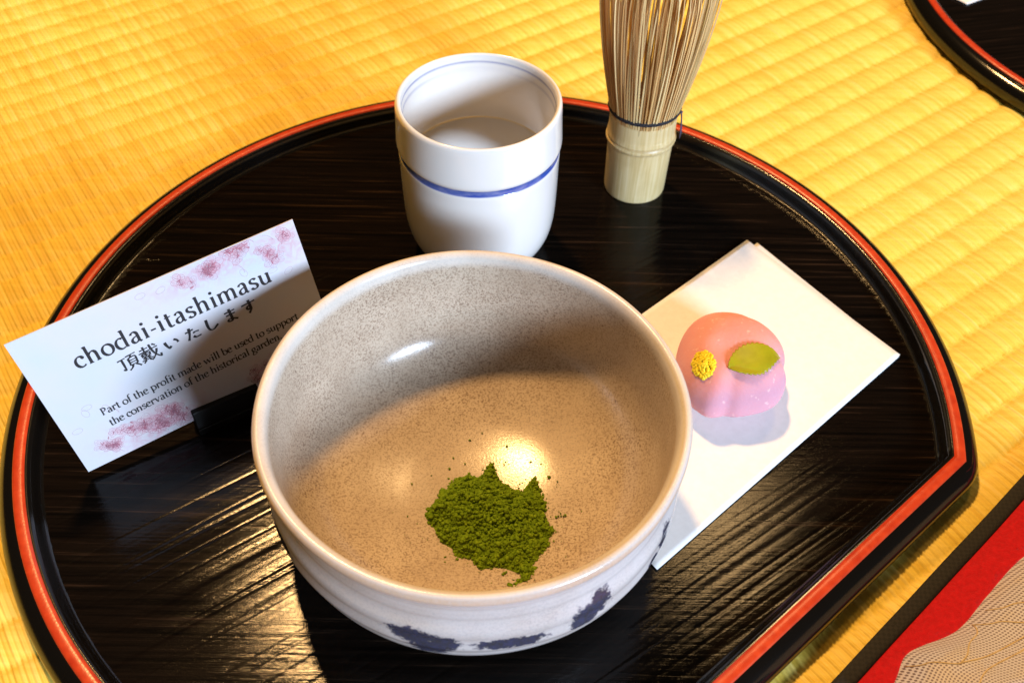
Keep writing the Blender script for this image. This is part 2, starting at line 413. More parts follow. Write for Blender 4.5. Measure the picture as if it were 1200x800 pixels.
# ------------------------------------------------------------------ red carpet with black tape
cn = np.array([.676, -.737]); cn /= np.linalg.norm(cn); ct = np.array([.737, .676]); ct /= np.linalg.norm(ct)
o1 = np.array(at(1120, 642, TZ+.2)[:2]); r1 = np.array(at(1120, 672.5, TZ+.2)[:2])
bw = abs((r1-o1)@cn)
carpet = empty('felt_carpet', (*o1, TZ), 'bright red felt carpet edged with a black woven tape beside the tray', 'carpet')
def slab(name, s0, s1, zt, mat, th=.25, nx=60, ny=6):
    tt = np.linspace(-60, 60, nx*4); ss = np.linspace(s0, s1, ny)
    prof = [(s0, zt-th)] + [(s, zt - (.05 if i in (0, ny-1) else 0)) for i, s in enumerate(ss)] + [(s1, zt-th)]
    V = np.zeros((len(tt), len(prof), 3))
    for j, (s, z) in enumerate(prof):
        wv = np.array([.03*noise.noise((t*.3, s*.2, 3)) for t in tt])
        V[:, j, 0] = ct[0]*tt+cn[0]*(s+wv); V[:, j, 1] = ct[1]*tt+cn[1]*(s+wv); V[:, j, 2] = z+wv*.4
    return grid_mesh(name, V, mat, carpet)[0]
slab('felt', bw*.7, 60, .30, M_felt)
slab('tape_border', 0, bw, .335, M_tape)

# ------------------------------------------------------------------ tea bowl
BC = (-1.063, 16.826)
bowl_pts = [(0, .22), (2.3, .22), (2.5, .0), (2.72, .0), (2.78, .1), (2.8, .36), (3.2, .46), (4.3, .62), (5.15, .95), (5.66, 1.32), (5.96, 1.75), (6.1, 2.2), (6.16, 2.75), (6.13, 3.3),
            (6.02, 3.85), (5.97, 4.2), (5.99, 4.55), (6.09, 4.9), (6.185, 5.12), (6.19, 5.28), (6.12, 5.40), (6.0, 5.42), (5.88, 5.34), (5.80, 5.15), (5.73, 4.7), (5.66, 4), (5.57, 3.2), (5.40, 2.6),
            (5.08, 2.05), (4.5, 1.55), (3.6, 1.20), (2.5, .885), (1.6, .74), (.8, .675), (0, .66)]
bprof = spline(bowl_pts, 5)
def bwob(th, r, z):
    k = np.clip(r/6, 0, 1)
    r = r*(1+k*(.004*np.cos(2*th+.6)+.003*np.cos(3*th+2)+.0015*np.cos(7*th)))
    z = z+np.clip((z-1)/4.4, 0, 1)*(.035*np.cos(2*th+1)+.02*np.cos(3*th))
    r = r+.026*np.sin(z*7.5+.35*th)*((r > 5.8)&(z < 4.4)&(z > 1.6))+.006*np.sin(z*21+th)*((r > 5.8)&(z < 4.4))
    z = z+.0015*np.sin(th*1+r*6)*(r < 4.5)*(z > .5)
    return r, z
bowl = empty('tea_bowl', (*BC, 0), 'wide speckled grey-beige stoneware tea bowl with indigo brush marks, matcha inside', 'bowl')
bo = lathe('bowl_body', bprof, 720, M_stone, bowl, bwob)
co = np.empty(len(bo.data.vertices)*3, np.float32); bo.data.vertices.foreach_get('co', co); co = co.reshape(-1, 3)/S
npf = len(bprof); pid = np.arange(len(co)) % npf
outer = pid <= 20*5
r_ = np.hypot(co[:, 0], co[:, 1]); th_ = np.degrees(np.arctan2(co[:, 1], co[:, 0])); z_ = co[:, 2]
def ss(a, b, x): t = np.clip((x-a)/(b-a), 0, 1); return t*t*(3-2*t)
och = ss(5.08, 5.20, z_)*(1-ss(5.33, 5.40, z_))*np.where(outer, .45, 0)  # warm light along the outer lip, painted as an ochre band
milk = np.where(outer, .8, ss(4.9, 5.2, z_)*.8)
mark = np.zeros(len(co))
MARKS = [(-103, 3.0, .80, .42), (-99, 2.4, .62, .65), (-95.5, 2.8, .5, .45), (-80, 2.75, .95, .26), (-75, 2.72, .65, .27), (-57.5, 3.0, .62, .50), (-54.5, 3.4, .36, .45), (-59.5, 2.7, .42, .36), (-27, 3.0, .35, .6), (-33, 2.5, .3, .25), (20, 2.8, .7, .35), (60, 2.7, .8, .3), (110, 2.9, .6, .35), (160, 2.7, .8, .25), (-150, 2.75, .65, .35)]
for a, z0, sa, sz in MARKS:
    da = ((th_-a+180) % 360-180)*math.pi/180*6.1
    mark = np.maximum(mark, np.exp(-((da/sa)**2+((z_-z0)/sz)**2)**1.2)*outer*(r_ > 4))
for nm, arr in (('ochre_glow', och), ('milk', milk), ('mark', mark), ('outside', outer.astype(float))):
    a_ = bo.data.attributes.new(nm, 'FLOAT', 'POINT'); a_.data.foreach_set('value', np.ascontiguousarray(arr, dtype=np.float32))

# ------------------------------------------------------------------ matcha heap
def floor_z(r):
    ip = np.array(bowl_pts[22:]); return np.interp(r, ip[::-1, 0], ip[::-1, 1])
trace = [(70, 335), (100, 280), (165, 210), (200, 160), (290, 115), (345, 150), (385, 75), (415, 65), (440, 150), (500, 190), (560, 210), (575, 180), (600, 165), (612, 140), (650, 200), (680, 290), (665, 340), (690, 400), (718, 435), (690, 460), (690, 510), (640, 560), (610, 600), (625, 640), (580, 690), (520, 725), (470, 720), (540, 680), (545, 655), (470, 615), (410, 615), (350, 625), (300, 560), (230, 555), (210, 505), (150, 470), (120, 400)]
poly = []
for tx, ty in trace:
    p = at(480+tx/4.21, 520+ty/4.21, 1.0); poly.append((p.x-BC[0], p.y-BC[1]))
poly = np.array(poly)
def inside_dist(px, py):
    a = poly; b = np.roll(poly, -1, 0)
    inside = np.zeros(px.shape, bool); dist = np.full(px.shape, 1e9)
    for (x0, y0), (x1, y1) in zip(a, b):
        cond = ((y0 > py) != (y1 > py)) & (px < (x1-x0)*(py-y0)/(y1-y0+1e-12)+x0); inside ^= cond
        dx, dy = x1-x0, y1-y0; t = np.clip(((px-x0)*dx+(py-y0)*dy)/(dx*dx+dy*dy+1e-12), 0, 1)
        dist = np.minimum(dist, np.hypot(px-x0-t*dx, py-y0-t*dy))
    return np.where(inside, dist, -dist)
gx = np.arange(poly[:, 0].min()-.15, poly[:, 0].max()+.15, .032); gy = np.arange(poly[:, 1].min()-.15, poly[:, 1].max()+.15, .032)
GX, GY = np.meshgrid(gx, gy, indexing='ij')
D = inside_dist(GX, GY)
def fbm(x, y, s, o): return sum(noise.noise((x*s*2**k, y*s*2**k, 3.3+k))/2**k for k in range(o))
NZ = np.array([[fbm(x, y, 2.2, 4) for y in gy] for x in gx]); NZ2 = np.array([[abs(noise.noise((x*7.5+y*3, y*9-x*3, 9.1))) for y in gy] for x in gx])
hill = 1-np.exp(-np.clip(D+.05*NZ, 0, None)/.34)
H = hill*(.30+.15*NZ+.20*NZ2) + (.34*np.exp(-((GX+.35)**2+(GY+.75)**2)/1.1)+.14*np.exp(-((GX-.9)**2+(GY+1.6)**2)/.8)+.16*np.exp(-((GX+.95)**2+(GY+.5)**2)/.25))*hill
Zm = floor_z(np.hypot(GX, GY))-.03+H
keep = (D[1:, 1:] > -.03) & (D[:-1, :-1] > -.03)
ico = bmesh.new(); bmesh.ops.create_icosphere(ico, subdivisions=1, radius=1); icv = np.array([v.co[:] for v in ico.verts]); icf = [tuple(v.index for v in f.verts) for f in ico.faces]; ico.free()
mo, _ = grid_mesh('matcha_powder', np.stack([GX, GY, Zm], -1), M_matcha, None, keep)
lv, lf = [], []
def lump(x, y, z, s, flat=.75):
    A = np.array([rng.uniform(.6, 1.4), rng.uniform(.6, 1.3), rng.uniform(.5, 1.0)*flat])*s
    v = icv*(1+nrng.uniform(-.25, .25, (len(icv), 1)))*A
    a = rng.uniform(0, 6.3); c_, s_ = math.cos(a), math.sin(a)
    v = np.stack([v[:, 0]*c_-v[:, 1]*s_+x, v[:, 0]*s_+v[:, 1]*c_+y, v[:, 2]+z], 1)
    k = len(lv); lv.extend(v.tolist()); lf.extend([(a_+k, b_+k, c2+k) for a_, b_, c2 in icf])
ins = np.argwhere(D > .0)
for _ in range(5200):
    i, j = ins[rng.randrange(len(ins))]
    s = .018+.065*rng.random()**3
    lump(gx[i]+rng.uniform(-.02, .02), gy[j]+rng.uniform(-.02, .02), Zm[i, j]+s*.25, s)
for cx_0, cy_0, s in [(-.95, -.5, .20), (-.75, -.8, .15), (-1.15, -.85, .13), (-1.05, -.15, .14), (-.5, -1.0, .12), (-.3, -.55, .1), (-1.3, -1.1, .1)]:
    i = int(np.clip((cx_0-gx[0])/.032, 0, len(gx)-1)); j = int(np.clip((cy_0-gy[0])/.032, 0, len(gy)-1))
    for _ in range(5): lump(cx_0+rng.uniform(-.08, .08), cy_0+rng.uniform(-.08, .08), Zm[i, j]+s*.2, s*rng.uniform(.5, 1), .5)
for _ in range(2600):                            # crumbs scattered round the heap
    ang, rad = rng.uniform(0, 6.283), rng.uniform(.8, 3.6)
    x, y = .6+rad*math.cos(ang), -1.0+rad*math.sin(ang)
    d = inside_dist(np.array([x]), np.array([y]))[0]
    side = 1.0 if x > 1.2 else .55
    if d > 0 or rng.random() > .55*side*math.exp(d/.42): continue
    s = .008+.036*rng.random()**4; lump(x, y, floor_z(math.hypot(x, y))+s*.4, s)
for _ in range(1500):                            # fine dust thinning out from the edge
    ang, rad = rng.uniform(0, 6.283), rng.uniform(1.0, 3.2)
    x, y = .5+rad*math.cos(ang), -1.15+rad*1.05*math.sin(ang); d = inside_dist(np.array([x]), np.array([y]))[0]
    if d < 0 and rng.random() < math.exp(d/.16): lump(x, y, floor_z(math.hypot(x, y))+.002, rng.uniform(.005, .013))
for x, y in [(2.55, -1.12), (2.62, -1.1), (2.70, -1.1), (2.78, -1.12), (2.84, -1.1), (2.35, .4), (2.62, .2), (1.0, -3.15), (.95, -3.2), (1.05, -3.1), (.4, -2.9)]:
    lump(x, y, floor_z(math.hypot(x, y))+.03, rng.uniform(.03, .06))
me = mo.data; bm = bmesh.new(); bm.from_mesh(me)
tmp = mesh('t', lv, lf, None, None, data_only=True); bm.from_mesh(tmp); bm.to_mesh(me); bm.free(); bpy.data.meshes.remove(tmp)
me.polygons.foreach_set('use_smooth', [True]*len(me.polygons))
mo.location = Vector((*BC, 0))*S
tag(mo, 'heap of bright green matcha powder in the bottom of the speckled bowl', 'tea powder', kind='stuff')

# ------------------------------------------------------------------ tea cup and its water
CC = (-1.37, 29.08)
cup_pts = [(0, .2), (1.55, .2), (1.65, 0), (1.85, 0), (1.95, .12), (2.25, .26), (2.55, .6), (2.77, 1.1), (2.89, 1.7), (2.94, 2.4), (2.965, 3.4), (2.975, 4.3), (2.985, 4.78), (2.955, 4.90), (2.95, 5.0), (2.965, 5.12), (3.03, 5.24), (3.045, 5.4), (3.03, 5.7), (3.0, 6.3), (2.985, 6.7), (2.96, 6.86), (2.89, 6.935), (2.81, 6.90), (2.765, 6.75), (2.74, 6.3), (2.71, 5), (2.68, 3.6), (2.62, 2), (2.4, 1), (1.8, .6), (0, .5)]
cprof = spline(cup_pts, 8)
cup = empty('tea_cup', (*CC, 0), 'white porcelain cup with thin blue bands standing behind the bowl', 'cup')
cb = lathe('cup_body', cprof, 256, M_porc, cup, lambda th, r, z: (r*(1+.003*np.cos(2*th+1)), z+.015*np.cos(2*th)*(z > 6)))
co = np.empty(len(cb.data.vertices)*3, np.float32); cb.data.vertices.foreach_get('co', co); co = co.reshape(-1, 3)/S
pid = np.arange(len(co)) % len(cprof); out_ = pid <= 22*8; z_ = co[:, 2]; th_ = np.arctan2(co[:, 1], co[:, 0])
def band(z0, hw, e): d = np.abs(z_-z0-.005*np.sin(3*th_+z0)); return 1-np.clip((d-hw)/e, 0, 1)
blue = np.where(out_, band(5.0, .115, .04), np.maximum(band(6.63, .022, .03)*.62, band(6.34, .022, .03)*.62))
a_ = cb.data.attributes.new('blue', 'FLOAT', 'POINT'); a_.data.foreach_set('value', blue.astype(np.float32))
wr = np.array([0, .7, 1.4, 2.0, 2.4, 2.58, 2.655, 2.685]); wz = np.array([4.2, 4.2, 4.2, 4.2, 4.2, 4.2, 4.205, 4.215])
wo = lathe('hot_water', np.column_stack([wr, wz]), 96, M_water); wo.location = Vector((*CC, 0))*S
tag(wo, 'clear hot water filling the white cup to over half', 'water')

# ------------------------------------------------------------------ bamboo whisk
WC = (5.126, 32.847)
wk = empty('bamboo_whisk', (*WC, 0), 'pale bamboo tea whisk with fine tines and black thread, standing on its handle', 'whisk')
hp = spline([(0, .12), (.95, .12), (1.05, 0), (1.2, .0), (1.265, .05), (1.285, .3), (1.30, 1.2), (1.325, 2.2), (1.345, 2.5), (1.41, 2.62), (1.43, 2.72), (1.39, 2.80), (1.37, 2.83), (1.40, 2.90), (1.385, 3.0), (1.36, 3.2), (1.35, 3.7), (1.35, 4.25), (1.27, 4.28), (1.2, 4.0), (0, 3.9)], 6)
hb_ = lathe('handle', hp, 360, M_bamboo, wk, lambda th, r, z: (r*(1+.008*np.cos(2*th)+.004*np.cos(3*th+1)), z+.03*np.cos(th+.7)*((z > 2.4) & (z < 3.1))))
co = np.empty(len(hb_.data.vertices)*3, np.float32); hb_.data.vertices.foreach_get('co', co); co = co.reshape(-1, 3)/S
z_ = co[:, 2]; ti = (np.degrees(np.arctan2(co[:, 1], co[:, 0])) % 360).astype(int)
depth = 4.05-.55*nrng.random(400)**3*(nrng.random(400) < .28)
dl = depth[ti//2]; slit = ((ti % 2) == 0)*ss(0, .12, z_-dl)*.9
a_ = hb_.data.attributes.new('slit', 'FLOAT', 'POINT'); a_.data.foreach_set('value', slit.astype(np.float32))
a_ = hb_.data.attributes.new('node', 'FLOAT', 'POINT'); a_.data.foreach_set('value', (np.exp(-((z_-2.82)/.05)**2)).astype(np.float32))
def tine_mesh(r0, r1, wd, bend, curl):
    """one split of bamboo in the xz plane, rising from z 3.9"""
    zs = np.linspace(0, 1, 12); V, F = [], []
    for i, t in enumerate(zs):
        z = 3.85+6.7*t
        r = r0+(r1-r0)*(1-(1-min(t/.85, 1))**1.5)
        if t > .85: r -= curl*((t-.85)/.15)**2
        y = bend*t*t
        w_ = wd*(1-.55*t); h_ = .038*(1-.6*t)+.008
        V += [(r-h_, y-w_, z), (r+h_, y-w_*.8, z), (r+h_, y+w_*.8, z), (r-h_, y+w_, z)]
    for i in range(len(zs)-1):
        for k in range(4): F.append((i*4+k, i*4+(k+1) % 4, i*4+4+(k+1) % 4, i*4+4+k))
    F += [(3, 2, 1, 0), tuple(len(V)-4+k for k in range(4))]
    return mesh('tine', V, F, M_tine, data_only=True, smooth=False)
outer_v = [tine_mesh(1.32, rng.uniform(1.95, 2.3), rng.uniform(.030, .046), rng.uniform(-.22, .22), rng.uniform(.2, .5)) for _ in range(14)]
mid_v = [tine_mesh(1.2, rng.uniform(1.35, 1.75), .042, rng.uniform(-.35, .35), .3) for _ in range(8)]
inner_v = [tine_mesh(.8, rng.uniform(.5, .95), .045, rng.uniform(-.3, .3), .1) for _ in range(6)]
def tines(n, variants, off):
    for k in range(n):
        o = link(bpy.data.objects.new('tine', rng.choice(variants)), wk)
        o.rotation_euler.z = 2*math.pi*(k+off+rng.uniform(-.22, .22))/n
tines(84, outer_v, 0); tines(40, mid_v, .3); tines(30, inner_v, .1)
pts = []
parts = []
for turn, z0 in ((0, 4.12), (1, 4.20)):
    pts = []
    for k in range(241):
        a = 2*math.pi*k/240; pts.append(((1.425+.02*math.sin(a*38+turn*math.pi))*math.cos(a), (1.425+.02*math.sin(a*38+turn*math.pi))*math.sin(a), z0+.05*math.sin(a+2.4)+.02*math.sin(a*38)))
    parts.append(tube(pts, .052, 6))
mesh('thread', *merge(parts), M_thread, wk)
ka = R(-18); kp = Vector((1.47*math.cos(ka), 1.47*math.sin(ka), 4.16)); od = Vector((math.cos(ka), math.sin(ka), 0)); parts = []
ks = icv*np.array([.09, .09, .08])+np.array(kp[:]); parts.append((ks.tolist(), icf))
for q in range(20):
    sx_, tw = rng.uniform(-.14, .24), rng.uniform(-.06, .06)
    pl = [kp+od*(.02+.12*t**.7+.04*tw)+Vector((-od.y, od.x, 0))*(sx_*t*t+.02*tw)+Vector((0, 0, -1.15*t*rng.uniform(.93, 1.02)+.05*math.sin(3*t))) for t in np.linspace(0, 1, 7)]
    parts.append(tube(pl, [.036, .034, .03, .028, .026, .024, .02], 4))
mesh('thread_tail', *merge(parts), plain('frayed_thread', (.055, .045, .075), .8), wk)

# ------------------------------------------------------------------ folded paper and sweet
def sheet(name, corners, z, mat, parent, curl, seed, th=.022, n=40):
    c = [np.array(p, float) for p in corners]
    a = np.linspace(0, 1, n); A, Bm = np.meshgrid(a, a, indexing='ij')
    P = ((1-A)*(1-Bm))[..., None]*c[0]+(A*(1-Bm))[..., None]*c[1]+(A*Bm)[..., None]*c[2]+((1-A)*Bm)[..., None]*c[3]
    Zs = z+curl[0]*(np.clip((A-.6)/.4, 0, 1)**2)*(1-Bm)+curl[1]*np.clip((A-.6)/.4, 0, 1)**2*Bm+.010*np.sin(A*5+seed)*np.sin(Bm*4+seed)
    V = np.concatenate([P, Zs[..., None]], -1)
    o, _ = grid_mesh(name, V, mat, parent)
    sm = o.modifiers.new('thick', 'SOLIDIFY'); sm.thickness = th*S; sm.offset = -1
    return o
pT, pR, pB = np.array([9.53, 29.40]), np.array([14.32, 23.36]), np.array([4.64, 14.46]); pL = pB+(pT-pR)*1.0
pp = empty('folded_paper', (*pT, 0), 'folded sheet of white paper lying under the pink sweet', 'paper')
loc = lambda p: np.array(p)-pT
def rot(p, c, a): c_, s_ = math.cos(a), math.sin(a); d = np.array(p)-c; return c+np.array([d[0]*c_-d[1]*s_, d[0]*s_+d[1]*c_])
ctr = (pT+pR+pB+pL)/4
lower = [np.array(pL)+[.3, -.1], np.array(pT)+[.42, -.10], np.array(pR)+[-.02, -.03], np.array(pB)+[.02, .02]]
sheet('paper_leaf', [loc(p) for p in lower], .045, M_paper, pp, (0.0, 0.02), 1)
sheet('paper_leaf', [loc(p) for p in (pL, pT, pR-[.0, .0], pB)], .078, M_paper, pp, (.02, .06), 2)
# the second tray's paper
q0 = np.array([24.06, 48.31]); q2 = [q0, q0+np.array([9.2, 5.0]), q0+np.array([9.2, 5.0])+np.array([-4.2, 8.4]), q0+np.array([-4.2, 8.4])*1.0]
q2 = [q0, q0+np.array([8.6, 5.2]), q0+np.array([8.6, 5.2])+np.array([5.0, -6])*-1, q0-np.array([5.0, -6])]
p2 = empty('paper_sheet', (*q0, 0), 'white paper on the second tray that carries no bowl', 'paper')
sheet('paper_leaf', [p-q0 for p in q2], .06, M_paper, p2, (.0, .0), 4)

SC = np.array(at(853, 440, .9)[:2]); SC = np.array([7.62, 21.80])
sw = empty('bean_sweet', (*SC, .08), 'round pink bean-paste sweet with yellow centre and green leaf on white paper', 'sweet')
nu, nv = 180, 100
th = np.linspace(0, 2*math.pi, nu, endpoint=False)[:, None]; ph = np.linspace(0, math.pi, nv)[None, :]
sx_, sy_, sz_ = np.sin(ph)*np.cos(th), np.sin(ph)*np.sin(th), np.cos(ph)*np.ones_like(th)
rad = 1+.05*np.cos(2*th-1.1)*np.sin(ph)+.03*np.cos(3*th+.5)*np.sin(ph)
# folds: two creases running from the centre of the top down the near side
def crease(ang, depth, width, p0=.45):
    d = (th-ang+math.pi) % (2*math.pi)-math.pi
    return depth*np.exp(-(d*np.sin(ph)/width)**2)*ss(p0-.25, p0+.35, ph)*(1-.55*ss(1.7, 2.4, ph))
fold = crease(R(-100), .045, .13)+crease(R(-8), .075, .16, .65)-crease(R(-118), .035, .15)-crease(R(-45), .085, .45)+crease(R(62), .015, .10, .8)-crease(R(120), .03, .6)
rad = rad-fold
bx_ = 1.88*rad*np.sign(sx_)*np.abs(sx_)**.95; by_ = 2.12*rad*np.sign(sy_)*np.abs(sy_)**.95
bz_ = 1.06+np.where(sz_ > 0, 1.46, 1.06)*rad*np.sign(sz_)*np.abs(sz_)**.93
bz_ -= .13*np.exp(-(((bx_+.35)/.6)**2+((by_+.35)/.5)**2))*(sz_ > 0)
V = np.stack([bx_, by_, np.maximum(bz_, .0)], -1)
so, _ = grid_mesh('sweet_body', V, M_sweet, sw, closed_u=True)
li = ss(.1, 1.3, -by_*.6+bx_*.35+(1.3-bz_)*.55+.35)  # lilac cast of the lighting, painted onto the near lower side
a_ = so.data.attributes.new('lilac_shade', 'FLOAT', 'POINT'); a_.data.foreach_set('value', li.ravel().astype(np.float32))
from mathutils.bvhtree import BVHTree
bv = BVHTree.FromPolygons([tuple(v) for v in V.reshape(-1, 3)], [(i*nv+j, ((i+1) % nu)*nv+j, ((i+1) % nu)*nv+j+1, i*nv+j+1) for i in range(nu) for j in range(nv-1)])
eye = Vector((0, 0, CH))
def on_sweet(px, py):
    o_ = eye-Vector((*SC, .08)); h = bv.ray_cast(o_, ray(px, py).normalized()); return h[0], h[1]
parts = []
for q in range(240):
    a, r_0 = rng.uniform(0, 6.28), math.sqrt(rng.random())
    h, nn_ = on_sweet(825+13*r_0*math.cos(a), 428+16*r_0*math.sin(a))
    if h is None: continue
    if nn_.z < 0: nn_ = -nn_
    s = rng.uniform(.045, .075)
    v = icv*np.array([s, s, s*1.1])+np.array((h+nn_*(.03+.10*(1-r_0)))[:]); parts.append((v.tolist(), icf))
mesh('yellow_centre', *merge(parts), M_yel, sw)
# serrated leaf laid over the dome
h0, n0 = on_sweet(853, 432); h1, _ = on_sweet(905, 416); hm, nm_ = on_sweet(880, 430)
L0 = Vector(h0); ax = (Vector(h1 if h1 else hm)-L0); ll = ax.length*1.22; ax.normalize(); sd = nm_.cross(ax).normalized()
NL, NWd = 40, 10; Vl = []
for i in range(NL+1):
    t = i/NL; wl = .60*math.sin(math.pi*t**.82)**.95
    if 0 < i < NL: wl *= 1+.13*((i % 3)/2-.5)
    for j in range(-NWd, NWd+1):
        s_ = j/NWd
        p = L0+ax*(t*ll)+sd*(s_*wl)
        hit = bv.ray_cast(p+Vector((0, 0, 2)), Vector((0, 0, -1)))[0]
        zz = hit.z if hit else p.z
        edge = bv.find_nearest(p)
        q = Vector((p.x, p.y, max(zz, L0.z-.75*t**2.5)+.05+.02*abs(s_)))
        Vl.append(q)
m_ = 2*NWd+1
lo = mesh('leaf', Vl, [(i*m_+j, (i+1)*m_+j, (i+1)*m_+j+1, i*m_+j+1) for i in range(NL) for j in range(m_-1)], M_leaf, sw)
sm = lo.modifiers.new('thick', 'SOLIDIFY'); sm.thickness = .045*S; sm.offset = 0

# ------------------------------------------------------------------ place card in its holder
cq = (-13.771, 17.416, .30, .559, .183, 9.094, 5.682, .072)
bl_ = Vector(cq[:3]); a, t, W, Hc, ro_ = cq[3:]
e0 = Vector((math.cos(a), math.sin(a), 0)); nb_ = Vector((-math.sin(a), math.cos(a), 0)); up0 = nb_*math.sin(t)+Vector((0, 0, 1))*math.cos(t)
ce = e0*math.cos(ro_)+up0*math.sin(ro_); cu = -e0*math.sin(ro_)+up0*math.cos(ro_); cnn = ce.cross(cu)   # cnn faces the viewer
card = empty('message_card', bl_, 'white printed card with cherry blossoms and the line chodai-itashimasu, propped in black holder', 'card')
card.matrix_world = Matrix((ce, cu, cnn)).transposed().to_4x4() @ Matrix.Identity(4)
card.matrix_world.translation = bl_*S
mw = Matrix((ce, cu, cnn)).transposed().to_4x4(); mw.translation = bl_*S; card.matrix_world = mw
# card board in its own plane: u, v, thickness behind
TH = .035
nx, ny = 24, 14
Vc = [];
def bow(u, v): return .05*math.sin(math.pi*u/W)*(v/Hc)
board = mesh('card_board', [(0, 0, 0), (W, 0, 0), (W, Hc, 0), (0, Hc, 0), (0, 0, -TH), (W, 0, -TH), (W, Hc, -TH), (0, Hc, -TH)], [(0, 1, 2, 3), (7, 6, 5, 4), (4, 5, 1, 0), (5, 6, 2, 1), (6, 7, 3, 2), (7, 4, 0, 3)], M_card, card, smooth=False)

# pen-stroke lettering: glyphs as strokes in x-height units, width set by a broad nib
def arc(cx, cy, rx, ry, a0, a1, n=14):
    return [(cx+rx*math.cos(R(a0+(a1-a0)*k/n)), cy+ry*math.sin(R(a0+(a1-a0)*k/n))) for k in range(n+1)]
def bez(*p, n=12):
    P = [np.array(q, float) for q in p]; out = []
    for k in range(n+1):
        t = k/n; Q = P[:]
        while len(Q) > 1: Q = [Q[i]*(1-t)+Q[i+1]*t for i in range(len(Q)-1)]
        out.append(tuple(Q[0]))
    return out
def stem(x, y0, y1): return [(x, y0), (x, y1)]
def srf(x, y, w=.17): return ('s', [(x-w, y), (x+w, y)])
def flag(x, y): return ('s', [(x-.17, y-.055), (x+.01, y)])
ARCH = lambda x0, x1: bez((x0, .72), (x0+.14, 1.02), (x1, 1.14), (x1, .62))
GL = {
 'c': (.80, [arc(.46, .49, .36, .49, 48, 312), ('d', (.68, .80))]),
 'h': (1.06, [stem(.22, 1.62, 0), flag(.22, 1.6), ARCH(.24, .80)+[(.80, 0)], srf(.22, .02), srf(.80, .02)]),
 'o': (.98, [arc(.49, .49, .39, .49, 0, 360, 26)]),
 'd': (1.04, [arc(.44, .49, .35, .49, 55, 305), stem(.79, 1.62, .0), flag(.79, 1.6), ('s', [(.79, .02), (.95, .05)])]),
 'a': (.88, [bez((.16, .80), (.25, 1.06), (.62, 1.08), (.63, .70))+[(.63, .12), (.70, .0), (.82, .06)], bez((.62, .58), (.30, .54), (.12, .42), (.13, .22))+bez((.13, .22), (.16, -.06), (.46, -.06), (.62, .22))]),
 'i': (.52, [stem(.26, .98, 0), flag(.26, .97), srf(.26, .02), ('d', (.26, 1.36))]),
 '-': (.55, [('h', [(.08, .46), (.47, .46)])]),
 't': (.64, [[(.26, 1.28), (.26, .25)]+bez((.26, .25), (.26, -.04), (.46, -.04), (.58, .08)), ('s', [(.06, .93), (.56, .95)])]),
 's': (.74, [bez((.60, .82), (.52, 1.02), (.14, 1.04), (.14, .74))+bez((.14, .74), (.14, .50), (.62, .54), (.62, .26))+bez((.62, .26), (.62, -.06), (.20, -.06), (.12, .18))]),
 'm': (1.58, [stem(.22, .98, 0), flag(.22, .97), ARCH(.24, .78)+[(.78, 0)], ARCH(.80, 1.34)+[(1.34, 0)], srf(.22, .02), srf(.78, .02), srf(1.34, .02)]),
 'u': (1.04, [flag(.20, .97), [(.20, .97), (.20, .35)]+bez((.20, .35), (.22, -.08), (.60, -.06), (.76, .22)), stem(.78, .97, 0), flag(.78, .97), ('s', [(.78, .02), (.96, .05)])]),
 'P': (1.05, [stem(.26, 1.5, 0), srf(.26, .02, .2), ('s', [(.06, 1.48), (.3, 1.48)]), bez((.26, 1.47), (1.05, 1.62), (1.05, .62), (.28, .72))]),
 'r': (.76, [stem(.22, .98, 0), flag(.22, .97), srf(.22, .02), bez((.24, .68), (.34, .98), (.52, 1.02), (.66, .92)), ('d', (.64, .88))]),
 'f': (.62, [[(.26, 0), (.26, 1.25)]+bez((.26, 1.25), (.28, 1.68), (.52, 1.68), (.64, 1.55)), ('s', [(.06, .94), (.52, .94)]), srf(.26, .02)]),
 'e': (.88, [[(.14, .56), (.72, .60)]+bez((.74, .62), (.70, 1.14), (.10, 1.12), (.10, .48))+bez((.10, .48), (.12, -.12), (.62, -.08), (.76, .18))]),
 'p': (1.04, [stem(.22, .98, -.52), flag(.22, .97), srf(.22, -.5), arc(.54, .48, .37, .48, 130, -130)]),
 'w': (1.44, [[(.14, .97), (.42, .02)], ('s', [(.42, .02), (.70, .95)]), [(.70, .95), (1.0, .02)], ('s', [(1.0, .02), (1.28, .97)]), srf(.14, .96, .13), srf(1.28, .96, .13)]),
 'l': (.52, [stem(.26, 1.62, 0), flag(.26, 1.6), srf(.26, .02)]),
 'b': (1.02, [stem(.22, 1.62, .05), flag(.22, 1.6), arc(.54, .48, .37, .48, 130, -140)]),
 'n': (1.06, [stem(.22, .98, 0), flag(.22, .97), ARCH(.24, .80)+[(.80, 0)], srf(.22, .02), srf(.80, .02)]),
 'v': (.94, [[(.14, .97), (.46, .02)], ('s', [(.46, .02), (.80, .97)]), srf(.14, .96, .13), srf(.80, .96, .12)]),
 'g': (.90, [arc(.42, .64, .28, .34, 0, 360, 20), ('s', [(.62, .92), (.84, .96)]), bez((.28, .34), (.05, .12), (.30, .06), (.55, .05))+bez((.55, .05), (1.05, -.05), (.75, -.52), (.40, -.5))+bez((.40, -.5), (-.10, -.48), (.05, -.08), (.36, .02))]),
 'k': (1.0, [stem(.22, 1.62, 0), srf(.22, .02), ('s', [(.24, .42), (.74, .95)]), [(.42, .58), (.84, .02)]]),
 'y': (.94, [[(.14, .97), (.46, .02)], ('s', [(.80, .97), (.34, -.4), (.14, -.45)])]),
 '.': (.40, [('d', (.2, .07))]),
 ' ': (.46, []),
}
